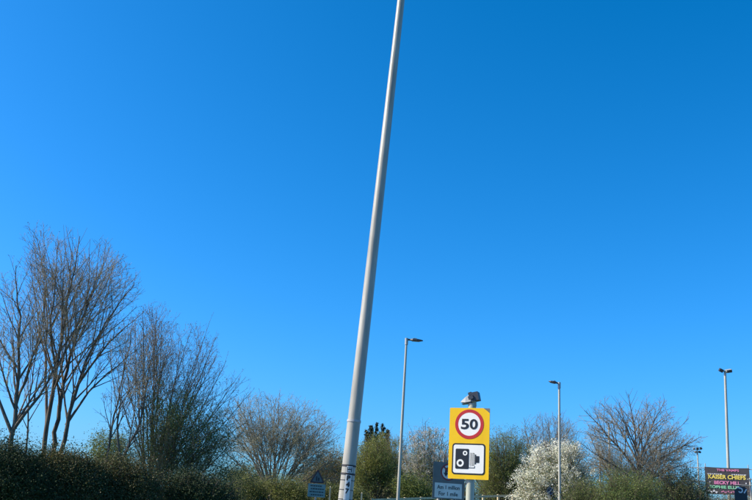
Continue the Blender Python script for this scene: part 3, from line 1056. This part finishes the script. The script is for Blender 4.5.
# ------------------------------------------------------------------ speed camera sign
def speed_sign():
    Y = 17.2
    c = at(468.9, 443.2, Y)                       # centre of the yellow board
    s = Y / F0 * 0.945
    W, Hh = 41.4 * s / math.cos(R(15)), 72.6 * s
    g = ground_z(c.x, Y) - .05
    root = thing('speed_camera_sign', 'yellow board with 50 speed limit roundel over speed camera symbol on a thick post', 'road sign', (c.x, Y, g), R(-21))
    zc = c.z - g
    pr = .080
    yb = 0.0                                      # front of board; post stands behind
    k = MB(); k.tube([(0.02, .11, 0), (0.02, .11, zc + Hh / 2 + .10)], [pr, pr], 32); k.build('post', 'post_paint', root, True)
    k = MB(); k.prism(rrect(.005, zc, W - .004, Hh - .004, .012), .006, .010); k.build('back_plate', 'sign_back', root)
    # yellow board, its upper corner worn away so that the grey plate shows
    w2, h2 = W / 2, Hh / 2
    ol = [(-w2 + .01, zc - h2), (w2 - .01, zc - h2), (w2, zc - h2 + .01), (w2, zc + h2 - .10), (w2 - .05, zc + h2 - .055), (w2 - .13, zc + h2), (-w2 + .01, zc + h2), (-w2, zc + h2 - .01), (-w2, zc - h2 + .01)]
    k = MB(); k.prism(ol, 0.0, .005); k.build('board', 'sign_yellow', root)
    # roundel
    rc = zc + h2 - .357 * W * 1.03 - .02
    rr = .357 * W
    k = MB(); k.ring(0, rc, rr * .78, rr, -.004, .001, 64); k.build('red_ring', 'sign_red', root)
    k = MB(); k.prism(disc(0, rc, rr * .785, 64), -.003, .001); k.build('white_disc', 'sign_white', root)
    for ch, x in (('5', -.225), ('0', .225)):
        put_text('numeral', ch, x * rr * 1.36, rc - .0, rr * .555, rr * .70, -.0055, 'sign_black', root, .004, .025)
    # camera panel
    pw, ph = W * .82, W * .735
    pc = zc - h2 + ph / 2 + W * .105
    t = W * .035
    k = MB(); k.prism(rrect(0, pc, pw, ph, W * .075, 8), -.003, .001); k.build('panel_border', 'sign_black', root)
    k = MB(); k.prism(rrect(0, pc, pw - 2 * t, ph - 2 * t, W * .05, 8), -.006, -.003); k.build('white_panel', 'sign_white', root)
    # symbol: u right, v up in fractions of the board width around the panel centre
    def q(u, v): return u * W, pc + v * W
    cam_b = MB()
    bx, bz = q(-.155, .0)
    cam_b.prism(rrect(bx, bz, .335 * W, .475 * W, .03 * W, 5), -.009, -.006)
    body = cam_b.build('camera_symbol', 'sign_black', root)
    for (u, v, r0, r1) in ((-.085, .135, .026, .056), (-.20, -.10, .045, .088)):
        x, z = q(u, v)
        k = MB(); k.ring(x, z, r0 * W, r1 * W, -.012, -.009, 40); k.build('lens_ring', 'sign_white', body)
    x, z = q(.088, -.005)
    k = MB(); k.prism(rrect(x, z, .115 * W, .30 * W, .01 * W, 3), -.0075, -.006); k.build('bellows', 'sign_grey_light', root) if 'sign_grey_light' in MATS else k.build('bellows', 'sign_back', root)
    for i in range(4):
        k = MB(); x, z = q(.043 + .027 * i, -.005)
        k.prism(rrect(x, z, .012 * W, (.34 - .02 * i) * W, .003 * W, 2), -.0095, -.0076); k.build('bellows_fold', 'sign_white', root)
    x, z = q(.225, -.005)
    k = MB(); k.prism(rrect(x, z, .085 * W, .16 * W, .008 * W, 3), -.009, -.006)
    x, z = q(.172, -.005)
    k.prism(rrect(x, z, .03 * W, .23 * W, .006 * W, 3), -.0092, -.006)
    k.build('lens_barrel', 'sign_black', root)
    x, z = q(.085, -.205)
    k = MB(); k.prism(rrect(x, z, .15 * W, .016 * W, .002 * W, 2), -.009, -.006); k.build('symbol_rail', 'sign_black', root)
    x, z = q(.155, -.185)
    k = MB(); k.prism(rrect(x, z, .014 * W, .05 * W, .002 * W, 2), -.0091, -.006); k.build('symbol_rail', 'sign_black', root)
    # fixing channels and clips behind the board
    for dz in (-.42, 0.0, .42):
        k = MB(); k.box((0, .0175, zc + dz), (W * .92, .014, .045)); k.build('fixing_channel', 'galv_dull', root)
        k = MB(); k.tube([(0.02, .11, zc + dz - .02), (0.02, .11, zc + dz + .02)], [pr + .004] * 2, 32); k.build('clip', 'galv_dull', root, True)
    # lighting and sensor unit on top of the post
    zt = zc + Hh / 2
    k = MB(); k.tube([(.05, .11, zt + .05), (.05, .11, zt + .16)], [.06, .052], 20); k.build('spigot', 'post_paint', root, True)
    k = MB()
    sec = [(-.20, .125, .06, .010), (-.10, .165, .09, .055), (.02, .215, .10, .085), (.085, .225, .10, .09)]
    for x, z, w, h in sec:
        for sy, sz in ((-1, -1), (1, -1), (.75, 1), (-.75, 1)):
            k.v.append((x, .10 + sy * w, zt + z + sz * h))
    for i in range(3):
        for j in range(4):
            a, b = i * 4 + j, i * 4 + (j + 1) % 4
            k.f.append((a, b, b + 4, a + 4))
    k.f.append((3, 2, 1, 0)); k.f.append((12, 13, 14, 15))
    hd = k.build('lamp_head', 'grey_plastic', root)
    k = MB(); k.box((.10, .09, zt + .235), (.13, .20, .17), Matrix.Rotation(R(-12), 3, 'Y')); k.build('control_box', 'dark_plastic', root)
    k = MB(); k.box((-.01, .08, zt + .285), (.07, .14, .06), Matrix.Rotation(R(-22), 3, 'Y')); k.build('photocell', 'dark_plastic', hd)
    k = MB(); k.box((.02, -.025, zt + .205), (.10, .03, .07), Matrix.Rotation(R(-20), 3, 'Y')); k.build('vent_cover', 'dark_plastic', hd)
    k = MB(); k.box((-.075, .10, zt + .098), (.21, .13, .012), Matrix.Rotation(R(-8), 3, 'Y')); k.build('lens', 'glass_lens', hd)


speed_sign()


# ------------------------------------------------------------------ grey turning-ban sign behind
def ban_sign():
    Y = 24.0
    c = at(448.6, 480.8, Y)
    s = Y / F0 * 0.955
    W, Hh = 33.5 * s, 36.0 * s
    g = ground_z(c.x, Y) - .05
    root = thing('turn_ban_sign', 'dark grey board with red ringed turn ban roundel above a lettered white plate', 'road sign', (c.x, Y, g), R(12))
    zc = c.z - g
    for x in (-W * .28, W * .30):
        k = MB(); k.tube([(x, .07, 0), (x, .07, zc + Hh * .44)], [.038, .038], 16); k.build('post', 'galv_dull', root, True)
    k = MB(); k.tube([(-W * .13, .10, 0), (-W * .13, .10, zc + Hh * .62)], [.03, .03], 14); k.build('spare_post', 'sign_grey', root, True)
    k = MB(); k.prism(rrect(0, zc, W, Hh, .02), 0, .005); k.build('board', 'sign_grey', root)
    rc, rr = zc + Hh * .235, Hh * .232
    rx = -W * .01
    k = MB(); k.prism(disc(rx, rc, rr * .83, 48), -.003, .001); k.build('white_disc', 'sign_white_old', root)
    k = MB(); k.ring(rx, rc, rr * .82, rr, -.004, .001, 56); k.build('red_ring', 'sign_red_old', root)
    k = MB()
    a = rr * .33
    k.ring(rx, rc + rr * .12, a * .62, a * 1.38, -.006, -.003, 20, 0.0, math.pi)
    k.prism([(rx + a * .62, rc - rr * .5), (rx + a * 1.38, rc - rr * .5), (rx + a * 1.38, rc + rr * .118), (rx + a * .62, rc + rr * .118)], -.006, -.003)
    k.prism([(rx - a * 1.38, rc - rr * .1), (rx - a * .62, rc - rr * .1), (rx - a * .62, rc + rr * .118), (rx - a * 1.38, rc + rr * .118)], -.006, -.003)
    k.prism([(rx - a, rc - rr * .55), (rx - a * .05, rc - rr * .101), (rx - a * 1.95, rc - rr * .101)], -.006, -.003)
    k.build('arrow', 'sign_black', root)
    k = MB(); d = rr * .82 * .7071; w = rr * .07
    k.prism([(rx - d - w, rc + d - w), (rx + d - w, rc - d - w), (rx + d + w, rc - d + w), (rx - d + w, rc + d + w)], -.009, -.006); k.build('red_bar', 'sign_red_old', root)
    pz, pw, ph = zc - Hh * .27, W * .86, Hh * .40
    k = MB(); k.prism(rrect(0, pz, pw, ph, .012), -.003, .001); k.build('white_plate', 'sign_white_old', root)
    put_text('lettering', 'Am 1 million', 0, pz + ph * .22, pw * .82, ph * .27, -.005, 'sign_black', root, .004, .012)
    put_text('lettering', 'For 1 mile', 0, pz - ph * .22, pw * .70, ph * .27, -.005, 'sign_black', root, .004, .012)


ban_sign()


def warning_sign():
    Y = 42
    c = at(316.6, 490.5, Y)
    s = Y / F0 * 0.97
    g = ground_z(c.x, Y) - .05
    root = thing('warning_sign', 'small shade-darkened warning triangle above a pale lettered plate in front of scrub', 'road sign', (c.x, Y, g), R(24))
    zc = c.z - g
    pw, ph = 18.5 * s, 12.6 * s
    k = MB(); k.tube([(0, .06, 0), (0, .06, zc + ph / 2 + 12 * s)], [.045, .045], 16); k.build('post', 'galv_far', root, True)
    k = MB(); k.prism(rrect(0, zc, pw, ph, .02), 0, .006); k.build('plate', 'plate_shaded', root)
    for i, (w, x) in enumerate(((.62, -.06), (.74, .03), (.80, 0), (.66, .02))):
        z = zc + ph * (.34 - .225 * i)
        rnd = random.Random(i)
        k = MB(); x0 = -pw * w / 2 + x * pw
        while x0 < pw * w / 2 + x * pw:
            l = pw * rnd.uniform(.06, .14)
            k.prism(rrect(x0 + l / 2, z, l, ph * .085, .004, 2), -.004, 0); x0 += l + pw * .03
        k.build('lettering', 'sign_black', root)['kind'] = 'stuff'
    tz = zc + ph / 2 + .03
    hw, th = 7.6 * s, 13.0 * s

    def tri(k_):
        cz = tz + th * .38
        pts = [(-hw * .92, tz), (hw * .92, tz), (hw, tz + th * .09), (hw * .07, tz + th), (-hw * .07, tz + th), (-hw, tz + th * .09)]
        return [(x * k_, cz + (z - cz) * k_) for x, z in pts]
    k = MB(); k.prism(tri(1.0), 0, .006); k.build('red_triangle', 'red_shaded', root)
    k = MB(); k.prism(tri(.70), -.003, 0.001); k.build('pale_triangle', 'sign_grey', root)  # white centre given dark grey, its shade painted in
    k = MB(); k.prism(rrect(-.05, tz + th * .34, .07, th * .34, .01), -.006, -.003); k.prism(rrect(.06, tz + th * .30, .09, th * .24, .01), -.006, -.003); k.build('symbol', 'sign_black', root)


warning_sign()


def blue_sign():
    Y = 46
    c = at(550.2, 491, Y)
    g = ground_z(c.x, Y) - .05
    root = thing('blue_sign', 'small round dark blue sign on a short pale post before the blossom', 'road sign', (c.x, Y, g), R(6))
    zc = c.z - g
    k = MB(); k.tube([(0, .05, 0), (0, .05, zc + .36)], [.038, .038], 16); k.build('post', 'galv_far', root, True)
    k = MB(); k.prism(disc(0, zc, .20, 36), 0, .006); k.build('disc', 'sign_blue', root)
    k = MB(); k.ring(0, zc, .165, .178, -.003, .001, 36); k.build('border', 'sign_white_old', root)
    k = MB()
    rt = [(-.09, -.09), (.02, -.02), (.045, -.045), (.06, .0)]
    k.prism([(-.11, zc - .11), (-.02, zc - .10), (-.045, zc - .075), (.09, zc + .06), (.06, zc + .09), (-.075, zc - .045), (-.10, zc - .02)], -.004, 0)
    k.build('arrow', 'sign_white_old', root)


blue_sign()


# ------------------------------------------------------------------ timber fence on the bank
def fence():
    A, B = at(372, 499, 45), at(513, 494.6, 48)
    n = 9
    gA = ground_z(A.x, A.y)
    root = thing('timber_fence', 'low pale timber post and rail fence on the bank behind the signs', 'fence', (A.x, A.y, gA))
    o = root.location
    d = (B - A)
    u = Vector((d.x, d.y, 0)).normalized()
    rz = Matrix.Rotation(math.atan2(u.y, u.x), 3, 'Z')
    pm = None
    pts = [A.lerp(B, i / n) for i in range(n + 1)]
    for p in pts:
        g = ground_z(p.x, p.y) - .1
        k = MB(); k.box(Vector((p.x, p.y, (g + p.z + .03) / 2)) - o, (.10, .10, p.z + .03 - g), rz); k.build('post', 'timber', root)
    nrm = Vector((u.y, -u.x, 0))
    if nrm.y > 0: nrm = -nrm
    for i in range(n):
        p, q = pts[i], pts[i + 1]
        for dz, h in ((-.05, .11), (-.42, .10), (-.80, .10)):
            a, b = p + Vector((0, 0, dz)) + nrm * .072, q + Vector((0, 0, dz)) + nrm * .072
            k = MB()
            dr = (b - a)
            L = dr.length - .012
            xa = dr.normalized()
            ya = Vector((0, 0, 1)).cross(xa).normalized()
            k.box((a + b) / 2 - o, (L, .036, h), Matrix((xa, ya, xa.cross(ya))).transposed())
            k.build('rail', 'timber', root)


fence()
for px, py, Y, lab in ((330.4, 486, 44, 'short pale wooden stake in the scrub beside the warning triangle'), (361.8, 492, 44, 'short pale wooden stake below the fresh green tree')):
    p = at(px, py, Y)
    g = ground_z(p.x, Y) - .1
    t = thing('wooden_stake', lab, 'stake', (p.x, Y, g))
    k = MB(); h = p.z - g
    k.box((0, 0, h / 2 - .03), (.075, .075, h - .06)); k.build('shaft', 'timber', t)
    k = MB(); k.v = [(-.0375, -.0375, h - .06), (.0375, -.0375, h - .06), (.0375, .0375, h - .06), (-.0375, .0375, h - .06), (0, 0, h)]
    k.f = [(0, 1, 4), (1, 2, 4), (2, 3, 4), (3, 0, 4), (3, 2, 1, 0)]; k.build('pointed_top', 'timber', t)


# ------------------------------------------------------------------ event banner on its rail frame
def banner():
    Y = 58.0
    tl, tr_ = at(708.3, 468.6, Y), at(746.6, 466.6, Y)
    bl, br_ = at(708.0, 494.5, Y), at(747.0, 495.0, Y)
    c = (tl + tr_ + bl + br_) / 4
    W = (tr_ - tl).length
    Hh = ((tl - bl).length + (tr_ - br_).length) / 2
    YB = R(-20)
    W /= math.cos(YB)
    g = ground_z(c.x, Y)
    fr = thing('banner_frame', 'grey rail frame of posts and long horizontal bars holding the banner', 'frame', (c.x, Y, g - .05), YB)
    z0 = c.z - g + .05
    for x in (-W / 2 + .05, W / 2 - .05):
        k = MB(); k.tube([(x, .06, 0), (x, .06, z0 + Hh / 2 + .22)], [.035, .03], 12); k.build('post', 'galv_dull', fr, True)
    for px, m in ((749.8, 0), ):
        pass
    for zz in (Hh / 2 - .07, -.06):
        k = MB(); k.tube([(-W / 2 - 1.25, .10, z0 + zz), (W / 2 + 1.6, .10, z0 + zz)], [.025, .025], 10); k.build('rail', 'galv_dull', fr, True)
    bn = thing('event_banner', 'dark event banner printed with pink, yellow and green lines of lettering', 'banner', (c.x, Y, c.z - Hh / 2), YB)
    k = MB()
    nx, nz = 24, 12
    rnd = random.Random(3)
    for y in (0.0, .006):
        for j in range(nz + 1):
            for i in range(nx + 1):
                u, v = i / nx, j / nz
                w = .012 * math.sin(u * 9 + v * 4) * math.sin(v * math.pi)
                k.v.append((-W / 2 + u * W, y + w, v * Hh - (.03 * math.sin(u * math.pi) * (v))))
    st = (nx + 1) * (nz + 1)
    for j in range(nz):
        for i in range(nx):
            a = j * (nx + 1) + i
            k.f.append((a, a + 1, a + nx + 2, a + nx + 1))
            k.f.append((st + a, st + a + nx + 1, st + a + nx + 2, st + a + 1))
    rim = [(i, 0) for i in range(nx)] + [(nx, j) for j in range(nz)] + [(nx - i, nz) for i in range(nx)] + [(0, nz - j) for j in range(nz)]
    ids = [j * (nx + 1) + i for i, j in rim]
    for a, b in zip(ids, ids[1:] + ids[:1]):
        k.f.append((b, a, st + a, st + b))
    k.build('sheet', 'banner_dark', bn)
    y = -.022
    put_text('lettering', 'THE VAMPS', .02 * W, Hh * .895, W * .50, Hh * .085, y, 'banner_pink', bn, .006, .02)
    put_text('lettering', 'KAISER CHIEFS', -.01 * W, Hh * .645, W * .84, Hh * .155, y, 'banner_yellow', bn, .006, .03)
    put_text('lettering', 'BECKY HILL', -.01 * W, Hh * .435, W * .58, Hh * .125, y, 'banner_pink', bn, .006, .03)
    put_text('lettering', 'SOPHIE ELLIS', -.08 * W, Hh * .27, W * .66, Hh * .11, y, 'banner_green', bn, .006, .03)
    k = MB()
    rnd = random.Random(8)
    for x0, x1, z, h in ((-.44, -.12, .745, .03), (.10, .42, .745, .03)):
        x = x0
        while x < x1:
            l = rnd.uniform(.02, .05)
            k.prism(rrect((x + l / 2) * W, z * Hh, l * W, h * Hh, .004, 2), y - .004, y + .002); x += l + .014
    k.build('small_print', 'banner_white', bn)['kind'] = 'stuff'
    k = MB()
    for i in range(12):
        x = -.44 + .018 * i
        z = .10 + .03 * math.sin(i * 1.1)
        k.prism(rrect(x * W, z * Hh, .022 * W, (.05 + .03 * math.sin(i * 2.1)) * Hh, .006, 2), y - .003 - .0004 * i, y + .002)
    k.build('white_mark', 'banner_white', bn)['kind'] = 'stuff'
    k = MB()
    for i in range(11):
        x = -.14 + .03 * i
        z = .10 + .022 * math.sin(i * 1.7)
        k.prism(rrect(x * W, z * Hh, .024 * W, (.035 + .02 * math.sin(i * 2.9)) * Hh, .006, 2), y - .003 - .0004 * i, y + .002)
    k.build('pink_mark', 'banner_pink', bn)['kind'] = 'stuff'
    for x in (-.40, .41):
        k = MB(); k.prism(disc(x * W, Hh * .44, Hh * .025, 10), y - .003, y + .002); k.build('white_dot', 'banner_white', bn)


banner()


def dark_sign():
    Y = 50
    c = at(741, 496, Y)
    s = Y / F0 / .965
    g = ground_z(c.x, Y) - .05
    root = thing('direction_sign', 'dark blue panel with a white curved mark in front of the banner corner', 'road sign', (c.x, Y, g), R(4))
    zc = c.z - g
    W, Hh = 12.5 * s, 17 * s
    for x in (-W * .3, W * .3):
        k = MB(); k.tube([(x, .06, 0), (x, .06, zc + Hh * .4)], [.035, .035], 12); k.build('post', 'galv_dull', root, True)
    k = MB()
    k.prism([(-W / 2, zc - Hh / 2), (W / 2, zc - Hh / 2), (W / 2, zc + Hh * .38), (W * .34, zc + Hh / 2), (-W * .05, zc + Hh / 2), (-W / 2, zc + Hh * .30)], 0, .006); k.build('panel', 'sign_grey_dark', root)
    k = MB()
    k.ring(-W * .02, zc + Hh * .30, W * .11, W * .20, -.004, .001, 20, R(-150), R(130))
    k.prism([(-W * .30, zc + Hh * .40), (-W * .02, zc + Hh * .40), (-W * .02, zc + Hh * .46), (-W * .30, zc + Hh * .46)], -.005, .001)
    k.build('white_mark', 'banner_white', root)
    k = MB()
    k.prism([(W * .22, zc + Hh * .17), (W * .30, zc + Hh * .14), (W * .50, zc + Hh * .36), (W * .42, zc + Hh * .39)], -.004, .001); k.build('white_mark', 'banner_white', root)
    p = at(750.0, 479, Y + 1.5)
    g = ground_z(p.x, Y + 1.5) - .05
    r2 = thing('goal_post', 'pale upright post with two short crossbars beside the banner', 'post', (p.x, Y + 1.5, g))
    h = p.z - g
    k = MB(); k.tube([(0, 0, 0), (0, 0, h + .05)], [.055, .05], 14); k.build('upright', 'galv_far', r2, True)
    k = MB(); k.tube([(-.9, -.04, h - .38), (.3, -.04, h - .38)], [.025] * 2, 10); k.build('crossbar', 'galv_far', r2, True)
    k = MB(); k.tube([(-.18, -.04, h - .03), (.6, -.04, h - .03)], [.025] * 2, 10); k.build('crossbar', 'galv_far', r2, True)


mat('sign_grey_dark', (.012, .022, .034), (.016, .028, .04), scale=4, rough=.5)
dark_sign()
